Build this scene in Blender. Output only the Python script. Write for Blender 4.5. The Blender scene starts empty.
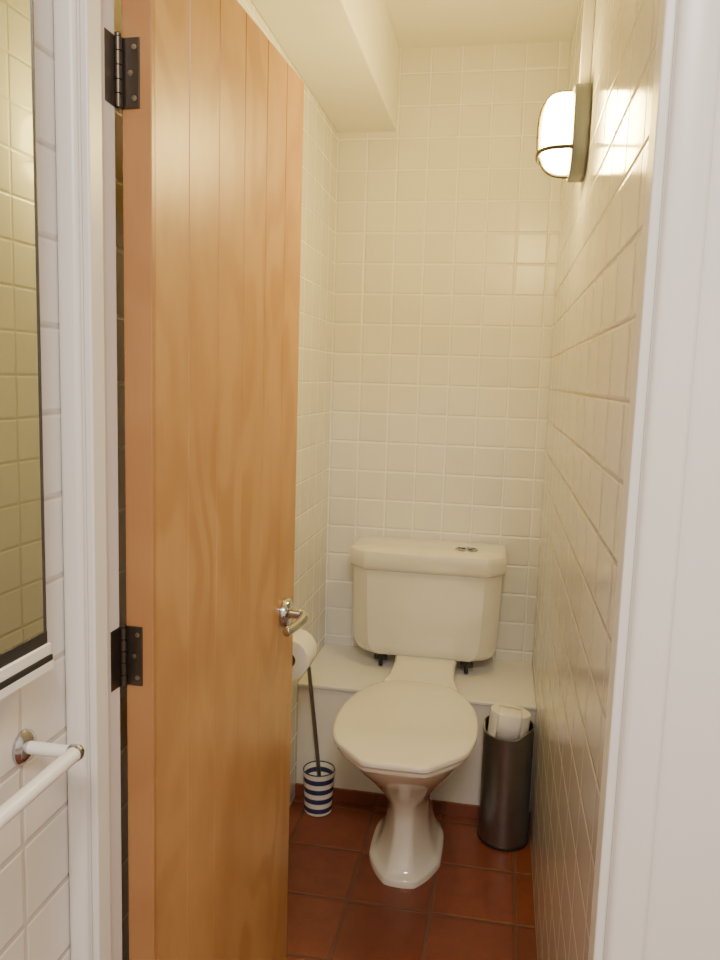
import bpy, bmesh, math, random
from mathutils import Vector, Matrix
random.seed(4)
C = bpy.context.scene.collection
PI = math.pi
R = math.radians

# ------------------------------------------------------------------ materials
def new_mat(name):
    m = bpy.data.materials.new(name); m.use_nodes = True
    nt = m.node_tree
    return m, nt, nt.nodes['Principled BSDF']
def L(nt, a, b): nt.links.new(a, b)
def math_n(nt, op, a, b=None, c=None):
    n = nt.nodes.new('ShaderNodeMath'); n.operation = op
    for i, v in enumerate((a, b, c)):
        if v is None: continue
        if isinstance(v, (int, float)): n.inputs[i].default_value = v
        else: L(nt, v, n.inputs[i])
    return n.outputs[0]
def mix_col(nt, fac, a, b, mode='MIX'):
    n = nt.nodes.new('ShaderNodeMix'); n.data_type = 'RGBA'; n.blend_type = mode
    for s, v in ((n.inputs[0], fac), (n.inputs[6], a), (n.inputs[7], b)):
        if isinstance(v, (int, float)): s.default_value = v
        elif isinstance(v, tuple): s.default_value = (*v, 1) if len(v) == 3 else v
        else: L(nt, v, s)
    return n.outputs[2]
def maprange(nt, v, a, b, c=0, d=1, smooth=True):
    n = nt.nodes.new('ShaderNodeMapRange')
    if smooth: n.interpolation_type = 'SMOOTHSTEP'
    L(nt, v, n.inputs[0])
    for i, x in zip((1, 2, 3, 4), (a, b, c, d)): n.inputs[i].default_value = x
    return n.outputs[0]
def noise(nt, vec, scale, detail=3, rough=.5):
    n = nt.nodes.new('ShaderNodeTexNoise'); n.inputs['Scale'].default_value = scale
    n.inputs['Detail'].default_value = detail; n.inputs['Roughness'].default_value = rough
    if vec is not None: L(nt, vec, n.inputs['Vector'])
    return n.outputs[0]
def coords(nt): return nt.nodes.new('ShaderNodeTexCoord').outputs['Object']
def bump(nt, p, h, strength, dist, chain=None):
    b = nt.nodes.new('ShaderNodeBump'); b.inputs['Strength'].default_value = strength
    b.inputs['Distance'].default_value = dist
    L(nt, h, b.inputs['Height'])
    if chain is not None: L(nt, chain, b.inputs['Normal'])
    if p is not None: L(nt, b.outputs[0], p.inputs['Normal'])
    return b.outputs[0]
def plain(name, col, rough=.5, metal=0, var=.04, nscale=8, bmp=0, bscale=60, coat=0):
    m, nt, p = new_mat(name)
    co = coords(nt)
    f = noise(nt, co, nscale)
    dark = tuple(c*(1-var) for c in col); lite = tuple(min(1, c*(1+var)) for c in col)
    L(nt, mix_col(nt, f, dark, lite), p.inputs['Base Color'])
    p.inputs['Roughness'].default_value = rough; p.inputs['Metallic'].default_value = metal
    if coat: p.inputs['Coat Weight'].default_value = coat
    if bmp: bump(nt, p, noise(nt, co, bscale), bmp, .002)
    return m
def tile_mat(name, ax, size, off, grout, col, gcol, rough, var=.05, gb=.7, wav=.15, wscale=9, groutrough=.8, mottle=0):
    m, nt, p = new_mat(name)
    if not isinstance(size, tuple): size = (size, size)
    co = coords(nt)
    sep = nt.nodes.new('ShaderNodeSeparateXYZ'); L(nt, co, sep.inputs[0])
    ds, cells = [], []
    for a, o, sz in zip(ax, off, size):
        s = math_n(nt, 'DIVIDE', math_n(nt, 'SUBTRACT', sep.outputs[a], o), sz)
        fr = math_n(nt, 'FRACT', s); cells.append(math_n(nt, 'FLOOR', s))
        ds.append(math_n(nt, 'MULTIPLY', math_n(nt, 'MINIMUM', fr, math_n(nt, 'SUBTRACT', 1.0, fr)), sz))
    d = math_n(nt, 'MINIMUM', ds[0], ds[1])
    mask = maprange(nt, d, grout*.5-.0004, grout*.5+.0008)
    hgt = maprange(nt, d, grout*.4, grout*.5+.004)
    cb = nt.nodes.new('ShaderNodeCombineXYZ'); L(nt, cells[0], cb.inputs[0]); L(nt, cells[1], cb.inputs[1])
    wn = nt.nodes.new('ShaderNodeTexWhiteNoise'); wn.noise_dimensions = '3D'; L(nt, cb.outputs[0], wn.inputs[0])
    dark = tuple(c*(1-var) for c in col); lite = tuple(min(1, c*(1+var)) for c in col)
    tc = mix_col(nt, wn.outputs['Value'], dark, lite)
    tc = mix_col(nt, noise(nt, co, 14, 4, .6), mix_col(nt, 1.0, tc, (1-var, 1-var*1.2, 1-var*1.5), 'MULTIPLY'), tc)
    if mottle:
        tc = mix_col(nt, math_n(nt, 'MULTIPLY', maprange(nt, noise(nt, co, 22, 5, .65), .4, .7), mottle), tc, tuple(c*.55 for c in col))
    L(nt, mix_col(nt, mask, gcol, tc), p.inputs['Base Color'])
    L(nt, maprange(nt, mask, 0, 1, groutrough, rough, False), p.inputs['Roughness'])
    n1 = bump(nt, None, hgt, gb, .0018)
    # each tile sits at a slightly different tilt and its glaze is gently wavy
    sepc = nt.nodes.new('ShaderNodeSeparateColor'); L(nt, wn.outputs['Color'], sepc.inputs[0])
    t1 = math_n(nt, 'MULTIPLY', math_n(nt, 'SUBTRACT', sepc.outputs[0], .5), sep.outputs[ax[0]])
    t2 = math_n(nt, 'MULTIPLY', math_n(nt, 'SUBTRACT', sepc.outputs[1], .5), sep.outputs[ax[1]])
    tl = math_n(nt, 'MULTIPLY', math_n(nt, 'ADD', t1, t2), .02)
    hh = math_n(nt, 'ADD', tl, math_n(nt, 'MULTIPLY', noise(nt, co, wscale, 1), .004))
    bump(nt, p, hh, wav, 1.0, n1)
    return m

TS = .1
XL, XR, YB = -.582, .150, 2.67
OXL = -.519                      # wall of the outer room
CEIL, LEDGE, YLED = 2.39, .377, 2.288
m_back = tile_mat('tile_back', (0, 2), TS, (XL+.002, .012), .0037, (.80, .79, .745), (.96, .95, .93), .28, .03, gb=1.0, wav=.17)
m_left = tile_mat('tile_left', (1, 2), TS, (YB, .012), .0035, (.80, .79, .745), (.93, .92, .90), .25, .02)
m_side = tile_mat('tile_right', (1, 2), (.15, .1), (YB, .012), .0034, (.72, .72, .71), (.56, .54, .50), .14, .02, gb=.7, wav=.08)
m_outer = tile_mat('tile_outer', (1, 2), TS, (.870, .078), .004, (.82, .80, .755), (.62, .58, .52), .2, .02)
m_floor = tile_mat('quarry_tile', (0, 1), .212, (-.11, 1.83), .0065, (.265, .075, .038), (.15, .075, .05), .36, .22, .8, .3, 6, mottle=.45)
m_skirt = tile_mat('quarry_skirting', (0, 2), .212, (-.11, -.15), .006, (.245, .075, .042), (.15, .08, .055), .3, .15)
m_plaster = plain('plaster_paint', (.89, .87, .80), .6, var=.02, bmp=.08)
m_white = plain('white_gloss_paint', (.84, .825, .795), .34, var=.012, bmp=.05, bscale=25)
m_wallpaint = plain('white_wall_paint', (.83, .815, .79), .55, var=.012, bmp=.06)
m_ledge = plain('ledge_paint', (.83, .82, .79), .35, var=.03, bmp=.05, bscale=15)
m_ceramic = plain('cream_ceramic', (.82, .795, .69), .07, var=.012, nscale=3, coat=.8)
m_plastic = plain('cream_seat_plastic', (.82, .795, .68), .09, var=.012, nscale=3, coat=.6)
m_chrome = plain('chrome', (.52, .54, .57), .12, 1, .03)
m_steel = plain('brushed_dark_steel', (.27, .27, .275), .35, 1, .12, 30)
m_bronze = plain('dark_hinge_metal', (.10, .085, .07), .35, .9, .15, 40)
m_screw = plain('screw_metal', (.35, .3, .25), .3, 1, .1)
m_greym = plain('grey_lamp_metal', (.21, .23, .26), .42, .2, .05)
m_wire = plain('dark_wire', (.09, .08, .07), .4, .6, .05)
m_paper = plain('toilet_paper', (.88, .87, .85), .9, var=.02, bmp=.3, bscale=200)
m_card = plain('cardboard', (.42, .28, .16), .85, var=.08)
m_black = plain('black_rubber', (.02, .02, .02), .45, var=.1)
m_enamel = plain('white_enamel', (.88, .87, .84), .25, var=.01)
m_trunk = plain('cable_trunking', (.88, .87, .83), .5, var=.02)

def wood(name, c1, c2, c3, off=(.3, .9, 1.7)):
    m, nt, p = new_mat(name)
    co = coords(nt)
    mp = nt.nodes.new('ShaderNodeMapping'); mp.inputs['Scale'].default_value = (1, 2.3, 1.0); mp.inputs['Location'].default_value = off
    L(nt, co, mp.inputs[0])
    big = noise(nt, mp.outputs[0], 1.6, 2.0, .42)
    s = math_n(nt, 'SINE', math_n(nt, 'MULTIPLY', big, 56.0))
    rings = maprange(nt, s, -.5, 1, 0, 1)
    mask = maprange(nt, noise(nt, co, 3.2, 2), .38, .60)           # the figure comes and goes
    mp2 = nt.nodes.new('ShaderNodeMapping'); mp2.inputs['Scale'].default_value = (40, 40, 3.2)
    L(nt, co, mp2.inputs[0])
    fine = noise(nt, mp2.outputs[0], 3, 4, .6)
    blot = noise(nt, mp.outputs[0], 3.0, 4, .55)
    a = mix_col(nt, math_n(nt, 'MULTIPLY', rings, math_n(nt, 'ADD', math_n(nt, 'MULTIPLY', mask, .46), .14)), c1, c2)
    a = mix_col(nt, math_n(nt, 'MULTIPLY', maprange(nt, fine, .5, .75), .16), a, c3)
    a = mix_col(nt, math_n(nt, 'MULTIPLY', maprange(nt, blot, .42, .68), .50), a, c2)
    L(nt, a, p.inputs['Base Color']); p.inputs['Roughness'].default_value = .36
    bump(nt, p, fine, .04, .001)
    return m
m_wood = wood('varnished_pine', (.56, .325, .135), (.415, .205, .070), (.37, .18, .068))
m_edge = wood('pine_lipping', (.45, .235, .095), (.385, .18, .067), (.34, .155, .06))

m_stripe, nt, p = new_mat('blue_white_stripes')
sp = nt.nodes.new('ShaderNodeSeparateXYZ'); L(nt, coords(nt), sp.inputs[0])
fr = math_n(nt, 'FRACT', math_n(nt, 'DIVIDE', math_n(nt, 'ADD', sp.outputs[2], .004), .031))
L(nt, mix_col(nt, math_n(nt, 'GREATER_THAN', fr, .5), (.84, .82, .76), (.035, .05, .14)), p.inputs['Base Color'])
p.inputs['Roughness'].default_value = .25

m_glow, nt, p = new_mat('glowing_frosted_glass')
co = coords(nt)
lw = nt.nodes.new('ShaderNodeLayerWeight'); lw.inputs[0].default_value = .4
ec = mix_col(nt, lw.outputs['Facing'], (1, .75, .25), (1, .63, .16))
L(nt, ec, p.inputs['Emission Color']); p.inputs['Emission Strength'].default_value = 138
p.inputs['Base Color'].default_value = (.9, .85, .75, 1)

m_mirror, nt, p = new_mat('mirror_silver')
p.inputs['Metallic'].default_value = 1; p.inputs['Roughness'].default_value = .01
L(nt, mix_col(nt, noise(nt, coords(nt), 3), (.66, .72, .71), (.68, .74, .73)), p.inputs['Base Color'])

# ------------------------------------------------------------------ mesh helpers
def box(bm, x0, x1, y0, y1, z0, z1):
    vs = [bm.verts.new((x, y, z)) for z in (z0, z1) for x, y in ((x0, y0), (x1, y0), (x1, y1), (x0, y1))]
    for f in ((0, 3, 2, 1), (4, 5, 6, 7), (0, 1, 5, 4), (1, 2, 6, 5), (2, 3, 7, 6), (3, 0, 4, 7)):
        bm.faces.new([vs[i] for i in f])
    return bm
def loft(bm, rings, cap0=True, cap1=True, closed=False):
    vr = [[bm.verts.new(p) for p in r] for r in rings]
    n = len(vr[0])
    pairs = list(zip(vr, vr[1:])) + ([(vr[-1], vr[0])] if closed else [])
    for a, b in pairs:
        for i in range(n):
            bm.faces.new((a[i], a[(i+1) % n], b[(i+1) % n], b[i]))
    if not closed:
        if cap0: bm.faces.new(vr[0][::-1])
        if cap1: bm.faces.new(vr[-1])
    return bm
def tube(bm, pts, r, seg=16):
    pts = [Vector(p) for p in pts]
    rs = r if isinstance(r, (list, tuple)) else [r]*len(pts)
    rings = []; prev = None
    for i, p in enumerate(pts):
        t = (pts[min(i+1, len(pts)-1)] - pts[max(i-1, 0)]).normalized()
        if prev is None:
            a = t.orthogonal().normalized()
        else:
            a = (prev - t*prev.dot(t)).normalized()
        prev = a; b = t.cross(a)
        rings.append([p + (a*math.cos(q) + b*math.sin(q))*rs[i] for q in [2*PI*k/seg for k in range(seg)]])
    return loft(bm, rings)
def spline(pts, n=8):
    pts = [Vector(p) for p in pts]; out = []
    P = [pts[0]*2-pts[1]] + pts + [pts[-1]*2-pts[-2]]
    for i in range(1, len(P)-2):
        a, b, c, d = P[i-1:i+3]
        for k in range(n):
            t = k/n
            out.append(.5*((2*b) + (c-a)*t + (2*a-5*b+4*c-d)*t*t + (3*b-a-3*c+d)*t**3))
    out.append(pts[-1]); return out
def lathe(bm, prof, c=(0, 0, 0), seg=40, axis='z', sx=1, sy=1, closed=False, n=2, dip=None):
    """dip(q, h) may lower points of the ring at angle q"""
    c = Vector(c); rings = []
    for r, h in prof:
        ring = []
        for k in range(seg):
            q = 2*PI*k/seg
            k_ = (abs(math.cos(q))**n+abs(math.sin(q))**n)**(-1/n)
            a, b = r*k_*math.cos(q)*sx, r*k_*math.sin(q)*sy
            h2 = h-dip(q, h) if dip else h
            v = {'z': (a, b, h2), 'x': (h, a, b), 'y': (a, h, b)}[axis]
            ring.append(c + Vector(v))
        rings.append(ring)
    return loft(bm, rings, True, True, closed)
def obj(name, bm, mat, parent=None, smooth=40, bevel=0, bseg=3):
    bmesh.ops.remove_doubles(bm, verts=bm.verts, dist=1e-6)
    bmesh.ops.recalc_face_normals(bm, faces=bm.faces)
    me = bpy.data.meshes.new(name); bm.to_mesh(me); bm.free()
    me.materials.append(mat)
    o = bpy.data.objects.new(name, me); C.objects.link(o)
    if parent: o.parent = parent
    if smooth:
        for f in me.polygons: f.use_smooth = True
        me.set_sharp_from_angle(angle=R(smooth))
    if bevel:
        b = o.modifiers.new('bevel', 'BEVEL'); b.width = bevel; b.segments = bseg; b.limit_method = 'ANGLE'
        b.angle_limit = R(30); b.harden_normals = False
    return o
def tag(o, label=None, cat=None, group=None, kind=None):
    if label: o['label'] = label
    if cat: o['category'] = cat
    if group: o['group'] = group
    if kind: o['kind'] = kind
    return o
def thing(name, label, cat, loc=(0, 0, 0), rotz=0, group=None, kind=None):
    o = bpy.data.objects.new(name, None); C.objects.link(o); o.empty_display_size = .05
    o.location = loc; o.rotation_euler = (0, 0, rotz)
    return tag(o, label, cat, group, kind)
def B(): return bmesh.new()
def struct(name, bm, mat, **k):
    return tag(obj(name, bm, mat, None, **k), kind='structure')

# ------------------------------------------------------------------ the setting
YF0, YF1 = .87, .955
struct('floor', box(B(), -.72, 1.3, -1.3, YB+.1, -.1, 0), m_floor, smooth=None)
struct('wall_back', box(B(), XL-.1, XR+.1, YB, YB+.1, 0, CEIL+.1), m_back, smooth=None)
struct('wall_left', box(B(), XL-.1, XL, YF1, YB, 0, CEIL+.1), m_left, smooth=None)
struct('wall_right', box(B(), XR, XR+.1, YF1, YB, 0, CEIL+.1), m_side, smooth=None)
struct('ceiling', box(B(), XL-.1, XR+.1, YF1, YB+.1, CEIL, CEIL+.1), m_plaster, smooth=None)
struct('wall_bulkhead', box(B(), XL, -.384, YF1, YB, 2.133, CEIL), m_plaster, smooth=None, bevel=.004)
bm = B(); box(bm, XL-.1, -.52, YF0, YF1, 0, 2.5); box(bm, .178, 1.3, YF0, YF1, 0, 2.5); box(bm, -.52, .178, YF0, YF1, 1.965, 2.5)
struct('wall_front', bm, m_wallpaint, smooth=None)
struct('wall_outer_left', box(B(), OXL-.1, OXL, -1.3, YF0-.001, 0, 2.5), m_outer, smooth=None)
struct('wall_outer_right', box(B(), 1.2, 1.3, -1.3, YF0, 0, 2.5), m_wallpaint, smooth=None)
struct('wall_outer_back', box(B(), OXL, 1.2, -1.4, -1.3, 0, 2.5), m_wallpaint, smooth=None)
struct('ceiling_outer', box(B(), OXL-.1, 1.3, -1.4, YF0, 2.5, 2.6), m_plaster, smooth=None)
# door lining, stops and plain round-edged architraves
bm = B()
box(bm, -.5195, -.491, YF0-.002, YF1-.001, 0, 1.965)
box(bm, -.491, -.481, YF0, .903, 0, 1.95)
loft(bm, [[(x, y, z) for x, y in ((-.5188, YF0-.002), (-.5188, .865), (-.517, .861), (-.512, .859), (-.498, .859), (-.493, .861), (-.491, .865), (-.491, YF0-.002))] for z in (0, 1.99)])
struct('trim_1', bm, m_white, smooth=50, bevel=.0025)
bm = B()
box(bm, XR, .178, YF0-.002, YF1-.001, 0, 1.965)
box(bm, .139, XR, YF0, .913, 0, 1.95)
loft(bm, [[(x, y, z) for x, y in ((.1505, YF0-.002), (.151, .864), (.153, .860), (.158, .858), (.184, .857), (.190, .859), (.193, .863), (.194, YF0-.001))] for z in (0, 1.99)])
struct('trim_2', bm, m_white, smooth=50, bevel=.0025)
bm = B()
box(bm, -.491, XR, YF0-.002, YF1-.001, 1.935, 1.965); box(bm, -.481, .139, YF0, .903, 1.92, 1.935)
box(bm, -.5185, .194, .859, YF0-.002, 1.99, 2.04)
struct('trim_3', bm, m_white, bevel=.0015)
# boxed ledge behind the toilet
bm = B(); box(bm, XL, XR, YLED+.007, YB, 0, LEDGE-.012); box(bm, XL, XR, YLED, YB, LEDGE-.012, LEDGE)
struct('wall_ledge', bm, m_ledge, smooth=None, bevel=.003)
struct('baseboard_back', box(B(), XL, XR, YLED-.002, YLED+.0068, 0, .043), m_skirt, smooth=None, bevel=.002)

# ------------------------------------------------------------------ door
DX, DY = -.4455, .965
door = thing('door_1', 'varnished pine plank door with dark hinges, standing open into the toilet', 'door', (DX, DY, 0), -math.atan2(.034, .61), kind='structure')
W, T, ZT = .607, .040, 1.897
nb = 6
def door_plan(g):
    """plan of the leaf; g = groove depth, shallower towards the floor"""
    prof = [(0, .004)]
    for i in range(1, nb):
        y = W*i/nb
        prof += [(0, y-.0017), (-g, y), (0, y+.0017)]
    return prof + [(0, W-.001), (-.001, W), (-T+.001, W), (-T, W-.001), (-T, .004)]
obj('door_leaf', loft(B(), [[(x, y, z) for x, y in door_plan(g)] for z, g in ((.012, .0002), (.8, .0005), (1.2, .0014), (1.5, .0035), (ZT, .0045))]), m_wood, door, smooth=None)
obj('edge_strip', box(B(), -T, 0, -.006, .0038, .012, ZT), m_edge, door, smooth=None, bevel=.0012)
HH = .0415
def make_hinge(z):
    h = obj('hinge', box(B(), -.041, -.015, -.0085, -.0062, z-HH, z+HH), m_bronze, door, smooth=None, bevel=.0008)
    kx, ky = -.0435, -.0135
    bm = B()
    box(bm, -.0450, -.0430, -.040, -.0135, z-HH, z+HH)
    obj('jamb_plate', bm, m_bronze, h, smooth=None, bevel=.0005)
    bm = B()
    for k in range(5):
        z0 = z-HH+HH*2/5*k
        tube(bm, [(kx+.003, ky, z0), (kx+.003, ky, z0+HH*2/5-.0013)], .0048, 16)
    obj('knuckle', bm, m_bronze, h)
    bm = B(); tube(bm, [(kx+.003, ky, z+HH), (kx+.003, ky, z+HH+.003), (kx+.003, ky, z+HH+.005)], [.004, .004, .002], 12)
    obj('pin', bm, m_bronze, h)
    for dz, dx in ((-.030, -.022), (0, -.027), (.030, -.022)):
        obj('screw', lathe(B(), [(.0036, -.0085), (.0034, -.0091), (.001, -.0095)], (dx, 0, z+dz), 14, 'y'), m_screw, h)
for z in (.20, .946, 1.695): make_hinge(z)
hy, hz = .544, .850
han = obj('door_handle', lathe(B(), [(.030, .0005), (.030, .007), (.027, .012), (.014, .013), (.0110, .016), (.0095, .036)], (0, hy, hz), 36, 'x'), m_chrome, door)
lever = spline([(.030, hy+.002, hz), (.040, hy+.001, hz-.001), (.046, hy-.012, hz-.004), (.044, hy-.045, hz-.008), (.037, hy-.082, hz-.010), (.034, hy-.092, hz-.010)], 8)
obj('lever', tube(B(), lever, [.0092]*(len(lever)-5)+[.0092, .0090, .0085, .0072, .004], 20), m_chrome, han)

# ------------------------------------------------------------------ toilet
TX, TY = -.199, 2.1
toilet = thing('toilet', 'cream close-coupled toilet with closed lid and wide cistern', 'toilet', (TX, TY, 0))
def ring(z, yf, yb, hw, k=0, ch=.6, n=2.3, taper=0, seg=64):
    """plan outline: k=0 smooth oval, k=1 chamfered rectangle"""
    cy, hl = (yf+yb)/2-TY, (yb-yf)/2; out = []
    for i in range(seg):
        q = 2*PI*i/seg; c, s = math.cos(q), math.sin(q)
        ro = 1/max(abs(c), abs(s), (abs(c)+abs(s))/(2-ch))
        rs = (abs(c)**n+abs(s)**n)**(-1/n)
        r = ro*k+rs*(1-k)
        y = hl*r*s
        out.append(Vector((hw*r*c*(1-taper*y/hl), cy+y, z)))
    return out
PB = YLED-.006
rows = [(0, 1.910, PB, .102, .45), (.014, 1.910, PB, .102, .45), (.020, 1.913, PB, .099, .45), (.023, 1.921, PB, .092, .45), (.034, 1.930, PB, .083, .5), (.055, 1.943, PB, .072, .55), (.085, 1.954, PB, .064, .6), (.115, 1.960, PB, .060, .55), (.15, 1.962, PB, .059, .5),
        (.18, 1.956, PB, .0615, .4), (.21, 1.940, PB, .0705, .25), (.24, 1.915, PB, .087, .1), (.275, 1.877, PB, .111, .0), (.315, 1.830, PB, .136, .0), (.35, 1.785, PB, .154, 0),
        (.378, 1.757, PB, .163, 0), (.398, 1.746, PB, .166, 0), (.408, 1.748, PB-.001, .165, 0), (.412, 1.755, PB-.006, .160, 0)]
obj('pan', loft(B(), [ring(z, a, b, w, k, n=2.3 if z < .25 else 2.12) for z, a, b, w, k in rows]), m_ceramic, toilet, smooth=60)
bm = B()
def rect_ring(y, hw, z0, z1, r=.012):
    return [Vector((x, y-TY, z)) for x, z in ((-hw+r, z0), (hw-r, z0), (hw, z0+r), (hw, z1-r), (hw-r, z1), (-hw+r, z1), (-hw, z1-r), (-hw, z0+r))]
loft(bm, [rect_ring(2.17, .125, .39, .418, .008), rect_ring(2.24, .125, .382, .420, .008), rect_ring(2.33, .105, .380, .422, .008), rect_ring(2.42, .098, .380, .430, .008), rect_ring(2.52, .105, .380, .436, .008)])
obj('deck', bm, m_ceramic, toilet, smooth=50, bevel=.004)
def egg(f, b, hw, z, n=2.25, tp=.07): return ring(z, f, b, hw, 0, n=n, taper=tp)
# lid and seat outline: cut straight at the hinge end; the front is three flat cuts with soft corners
def lidr(f, b, hw, z, s=.85):
    out = []
    for v in egg(f-.016, b+.022, hw, z, 2.2, .05):
        lim = f-TY+.003
        if v.y < lim: v = Vector((v.x, lim-(lim-v.y)*.10, z))
        y = v.y-(f-TY); x = abs(v.x)
        nx, ny = .085/.1167, -.080/.1167          # diagonal cut from (.070, 0) to (.150, .085)
        over = (x-.070)*nx + y*ny
        if over > 0 and y < .11:
            v = Vector((v.x - math.copysign(over*nx*s, v.x), v.y-over*ny*s, z))
        if v.y > b-TY: v = Vector((v.x, b-TY+(v.y-(b-TY))*.08, z))
        out.append(v)
    return out
dz = .007
bm = B()
loft(bm, [lidr(1.712, 2.195, .170, .408+dz), lidr(1.707, 2.198, .175, .414+dz), lidr(1.707, 2.198, .175, .424+dz), lidr(1.713, 2.192, .170, .4275+dz),
          egg(1.80, 2.10, .110, .4275+dz), egg(1.805, 2.095, .105, .422+dz), egg(1.805, 2.095, .105, .410+dz), egg(1.81, 2.09, .110, .408+dz)], closed=True)
obj('seat', bm, m_plastic, toilet, smooth=50)
bm = B()
loft(bm, [lidr(1.700, 2.203, .180, .4285+dz), lidr(1.695, 2.208, .184, .431+dz), lidr(1.694, 2.209, .1845, .440+dz), lidr(1.697, 2.206, .182, .4435+dz), lidr(1.705, 2.199, .176, .445+dz),
          lidr(1.78, 2.13, .125, .4462+dz), lidr(1.88, 2.04, .06, .4468+dz)])
obj('seat_lid', bm, m_plastic, toilet, smooth=50)
for s in (-1, 1):
    obj('hinge_cap', tube(B(), [(s*.055, 2.215-TY, .4385), (s*.095, 2.215-TY, .4385)], .011, 18), m_plastic, toilet, bevel=.003)
# cistern
def cham(hw, yf, yb, cx, cyy, z):
    out = [Vector((-hw, yb-TY, z)), Vector((-hw, yf+cyy-TY, z))]
    for k in range(1, 6):
        t = k/6; b = .14                      # nearly flat corner cut
        lx, ly = -hw+cx*t, yf+cyy*(1-t)
        q = PI/2*t; ax, ay = -hw+cx*(1-math.cos(q)), yf+cyy*(1-math.sin(q))
        out.append(Vector((lx*(1-b)+ax*b, ly*(1-b)+ay*b-TY, z)))
    out.append(Vector((-hw+cx, yf-TY, z)))
    out += [Vector((-v.x, v.y, z)) for v in out[::-1]]
    return out
CX = -.011
bm = B()
loft(bm, [cham(.180, 2.49, 2.63, .055, .03, .425), cham(.205, 2.470, 2.643, .056, .035, .431), cham(.222, 2.459, 2.650, .056, .042, .445), cham(.232, 2.452, 2.653, .055, .045, .468), cham(.236, 2.449, 2.655, .055, .05, .505),
          cham(.240, 2.445, 2.655, .054, .05, .62), cham(.242, 2.442, 2.655, .054, .05, .718)])
cis = obj('cistern', bm, m_ceramic, toilet, smooth=24); cis.location.x = CX
bm = B()
loft(bm, [cham(.242, 2.440, 2.657, .054, .05, .7185), cham(.249, 2.431, 2.659, .056, .052, .724), cham(.252, 2.428, 2.660, .056, .052, .732), cham(.253, 2.427, 2.660, .056, .052, .772), cham(.251, 2.429, 2.659, .056, .052, .780),
          cham(.245, 2.435, 2.656, .055, .05, .785), cham(.17, 2.50, 2.62, .04, .03, .789)])
cl = obj('cistern_lid', bm, m_ceramic, toilet, smooth=35); cl.location.x = CX
BX, BZ = .123+CX, .004
fb = obj('flush_button', lathe(B(), [(.025, .779), (.025, .7885), (.022, .791), (.0195, .7908), (.0190, .787)], (BX, 2.515-TY, BZ), 32, 'z', 1.5, 1.0), m_chrome, toilet)
obj('button_recess', lathe(B(), [(.019, .787), (.019, .7882)], (BX, 2.515-TY, BZ), 32, 'z', 1.5, 1.0), m_bronze, fb)
for s in (-1, 1):
    obj('button_half', lathe(B(), [(.0065, .788), (.0065, .7925), (.0045, .794)], (BX+s*.013, 2.515-TY, BZ), 20, 'z', 1.35, 1.7), m_chrome, fb)
for s in (-1, 1):
    bm = B(); x = CX+s*.142
    tube(bm, [(x, 2.50-TY, .381), (x, 2.50-TY, .437)], .007, 12)
    lathe(bm, [(.018, .418), (.018, .428)], (x, 2.50-TY, 0), 6)
    box(bm, x-.022, x+.022, 2.496-TY, 2.504-TY, .402, .418)
    obj('wing_nut', bm, m_black, toilet, smooth=30)

# ------------------------------------------------------------------ things round the toilet
bx, by = -.492, 2.225
br = thing('toilet_brush', 'toilet brush with dark handle in blue and white striped holder', 'toilet brush', (bx, by, 0))
obj('holder', lathe(B(), [(.038, .001), (.042, .004), (.0485, .130), (.0495, .137), (.0475, .139), (.0455, .135), (.0400, .01), (.001, .008)], seg=48), m_stripe, br)
hp = [(.010, -.004, .03), (-.004, .0, .16), (-.026, .006, .33), (-.042, .008, .455)]
obj('handle', tube(B(), spline(hp, 5), .0062, 14), m_steel, br)
bm = B()
lathe(bm, [(.010, .018), (.028, .03), (.030, .06), (.026, .09), (.010, .105)], (.006, -.003, 0), 24)
obj('bristles', bm, m_enamel, br)

sx_, sy_ = .071, 2.208
cn = thing('paper_canister', 'tall brushed grey steel canister standing against the right wall', 'canister', (sx_, sy_, 0))
def cut(q, h):
    if h < .3: return 0
    d = math.cos(q-R(-118)); t = max(0, min(1, (d-.25)/.55)); t = t*t*(3-2*t)
    return .020*t
obj('canister_body', lathe(B(), [(.069, .010), (.0718, .010), (.0718, .29), (.0718, .349), (.069, .349), (.069, .29)], seg=96, closed=True, dip=cut), m_steel, cn)
obj('rim_band', lathe(B(), [(.0686, .3462), (.0686, .3492), (.0718, .3492), (.0726, .350), (.0726, .353), (.070, .354), (.0678, .353), (.0678, .3462)], seg=96, closed=True, dip=cut), m_steel, cn)
obj('base_band', lathe(B(), [(.072, .001), (.0740, .003), (.0740, .009), (.0722, .0105), (.001, .0105)], seg=64), m_black, cn)
def roll_mesh(rr, hh, ax='z'):
    return lathe(B(), [(.021, -hh/2), (rr-.002, -hh/2), (rr, -hh/2+.002), (rr, hh/2-.002), (rr-.002, hh/2), (.021, hh/2)], seg=48, axis=ax, closed=True)
def core_mesh(hh, ax='z'):
    return lathe(B(), [(.0195, -hh/2+.001), (.0208, -hh/2+.001), (.0208, hh/2-.001), (.0195, hh/2-.001)], seg=32, axis=ax, closed=True)
RR = .0575
r1 = thing('toilet_roll', 'white toilet roll tilted in the top of the grey steel canister', 'toilet roll', (sx_-.0015, sy_, .343))
r1.rotation_euler = (R(-5), R(5), 0)
obj('paper', roll_mesh(RR, .096), m_paper, r1); obj('core', core_mesh(.096), m_card, r1)
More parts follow.
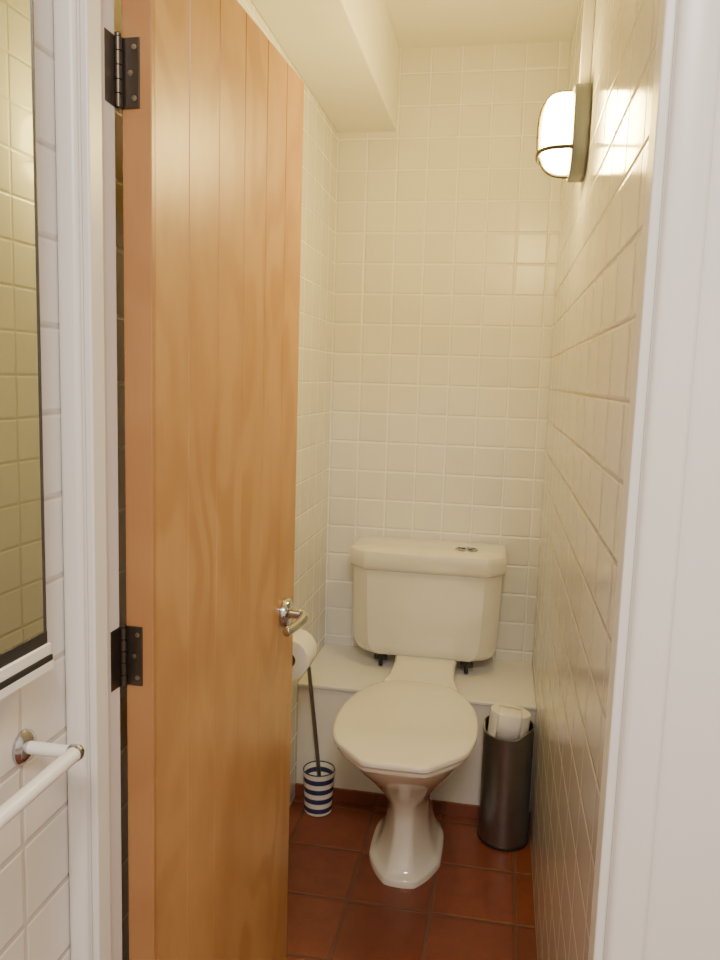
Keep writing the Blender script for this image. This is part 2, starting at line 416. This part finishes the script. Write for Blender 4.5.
# the loose end of the paper, wrapped up the side and folded back over the top
bm = B(); rows_ = [(RR+.0006, -.02), (RR+.0006, .02), (RR+.0012, .044), (RR-.001, .0492), (.036, .0505), (.008, .0515), (-.022, .0508)]
qs = [R(-128+k*7) for k in range(11)]
c0, s0 = math.cos(R(-93)), math.sin(R(-93))
grid = []
for rr_, zz in rows_:
    row = []
    for k, q in enumerate(qs):
        off = RR*math.sin(q-R(-93))                        # sideways position along the sheet
        if zz < .046: x, y = rr_*math.cos(q), rr_*math.sin(q)
        else:
            lim = math.sqrt(max(0, rr_**2-off**2)) if rr_ > RR*.9 else rr_
            x, y = lim*c0 - off*s0, lim*s0 + off*c0
        row.append(bm.verts.new((x, y, zz+.0008*math.sin(k*1.3)*(zz > .0495))))
    grid.append(row)
for a, b in zip(grid, grid[1:]):
    for i in range(len(a)-1): bm.faces.new((a[i], a[i+1], b[i+1], b[i]))
ls = obj('loose_sheet', bm, m_paper, r1, smooth=60)
sm = ls.modifiers.new('thickness', 'SOLIDIFY'); sm.thickness = .0005; sm.offset = 1

hx, hyy, hzz = -.522, 2.00, .594
hd = thing('toilet_roll_holder', 'chrome toilet roll holder on the left tiled wall', 'toilet roll holder', (XL, hyy, hzz))
obj('wall_plate', lathe(B(), [(.022, .0005), (.022, .005), (.018, .008)], (0, .072, 0), 24, 'x'), m_chrome, hd)
obj('arm', tube(B(), spline([(.006, .072, 0), (.045, .072, 0), (.0585, .066, 0), (.060, .05, 0), (.060, 0, 0), (.060, -.062, 0)], 6), .0055, 14), m_chrome, hd)
r2 = thing('toilet_roll', 'white toilet roll hanging on the left wall beyond the door edge', 'toilet roll', (hx-.001, hyy-.004, hzz-.0137))
obj('paper', roll_mesh(.0565, .1, 'y'), m_paper, r2); obj('core', core_mesh(.1, 'y'), m_card, r2)

# ------------------------------------------------------------------ wall lamp
lm = thing('wall_lamp', 'glowing caged bulkhead lamp on the right wall near the ceiling', 'wall lamp', (XR, 1.83, 1.866))
obj('back_plate', lathe(B(), [(.092, -.0005), (.094, -.004), (.094, -.028), (.091, -.034), (.082, -.037)], seg=64, axis='x', sx=.85, sy=1.0, n=3.2), m_greym, lm)
obj('glass_dome', lathe(B(), [(.081, -.0375), (.081, -.060), (.077, -.076), (.068, -.086), (.050, -.092), (.02, -.0945), (.001, -.0950)], seg=64, axis='x', sx=.84, sy=1.0, n=2.6), m_glow, lm)
bm = B()
def arch(f):
    pts = []
    for k in range(33):
        q = PI*k/32; c, s = math.cos(q), math.sin(q); r = (abs(c)**3+abs(s)**3)**(-1/3)
        pts.append((-.032 - .069*r*s, .087*r*c))
    return [f(h, a) for h, a in pts]
tube(bm, arch(lambda h, a: (h, 0, a)), .0045, 10)
tube(bm, arch(lambda h, a: (h, a*.86, -.045)), .0045, 10)
obj('wire_cage', bm, m_wire, lm)
obj('cable_cover', box(B(), -.023, -.0005, -.009, .009, .097, CEIL-1.868), m_trunk, lm, smooth=None, bevel=.002)

# ------------------------------------------------------------------ outer room: mirror and towel rail
mi = thing('wall_mirror', 'tall wall mirror with slim dark edge on the tiled wall left of the door', 'mirror', (OXL+.010, .6, 1.0), R(-1.4))
y1 = .788-.6
obj('mirror_glass', box(B(), .0005, .008, -.40, y1-.0016, .034, .95), m_mirror, mi, smooth=None)
obj('mirror_frame', box(B(), -.004, .0095, y1-.0016, y1, .03, .95), m_wire, mi, smooth=None)
obj('bottom_seal', box(B(), .0005, .010, -.40, y1, .020, .034), m_black, mi, smooth=None)
bm = B(); box(bm, .0005, .013, -.40, y1+.003, .006, .020)
obj('bottom_rail', bm, m_enamel, mi, smooth=None, bevel=.0015)
obj('under_strip', box(B(), .0005, .0145, -.40, y1+.003, -.0005, .006), m_black, mi, smooth=None)
obj('lower_rail', box(B(), .0005, .0155, -.40, y1+.003, -.010, -.0005), m_enamel, mi, smooth=None)
RY, RZ = .772, .900
tr = thing('towel_rail', 'white towel rail with chrome ends on the tiled wall below the mirror', 'towel rail', (OXL, RY, RZ))
obj('rosette', lathe(B(), [(.020, .0005), (.020, .004), (.016, .008), (.010, .010)], seg=32, axis='x'), m_chrome, tr)
obj('bracket_arm', tube(B(), [(.009, 0, 0), (.064, 0, 0)], .0075, 20), m_enamel, tr)
bm = B(); tube(bm, [(.056, 0, 0), (.060, 0, 0), (.070, 0, 0), (.074, 0, 0)], [.006, .0095, .0095, .006], 20)
obj('end_cap', bm, m_chrome, tr)
obj('rail_bar', tube(B(), [(.066, -.004, 0), (.066, -.66, 0)], .0088, 24), m_enamel, tr)
obj('rosette', lathe(B(), [(.020, .0005), (.020, .004), (.016, .008), (.010, .010)], (0, -.65, 0), seg=32, axis='x'), m_chrome, tr)
obj('bracket_arm', tube(B(), [(.009, -.65, 0), (.064, -.65, 0)], .0075, 20), m_enamel, tr)

# ------------------------------------------------------------------ lights
def area(name, loc, size, power, col, rot=(0, 0, 0)):
    l = bpy.data.lights.new(name, 'AREA'); l.size = size; l.energy = power; l.color = col
    o = bpy.data.objects.new(name, l); o.location = loc; o.rotation_euler = rot; C.objects.link(o)
area('outer_room_light', (.15, -.65, 2.42), .45, 36, (1, .89, .79), (R(20), 0, 0))
w = bpy.data.worlds.new('world'); bpy.context.scene.world = w; w.use_nodes = True
w.node_tree.nodes['Background'].inputs[0].default_value = (1, .9, .78, 1)
w.node_tree.nodes['Background'].inputs[1].default_value = .05

# ------------------------------------------------------------------ camera
F, TH, PS, RO = 785.0, R(7.4), R(10.0), R(1.78)
fw = Vector((-math.sin(PS)*math.cos(TH), math.cos(PS)*math.cos(TH), -math.sin(TH)))
rt = Vector((math.cos(PS), math.sin(PS), 0)); up = rt.cross(fw)
ir = rt*math.cos(RO) + up*math.sin(RO); iu = -rt*math.sin(RO) + up*math.cos(RO)
M = Matrix((ir, iu, -fw)).transposed().to_4x4(); M.translation = (0, 0, 1.33)
cd = bpy.data.cameras.new('camera'); cam = bpy.data.objects.new('camera', cd); C.objects.link(cam)
cam.matrix_world = M
cd.sensor_fit = 'HORIZONTAL'; cd.sensor_width = 36; cd.lens = F/720*36; cd.clip_start = .02
bpy.context.scene.camera = cam
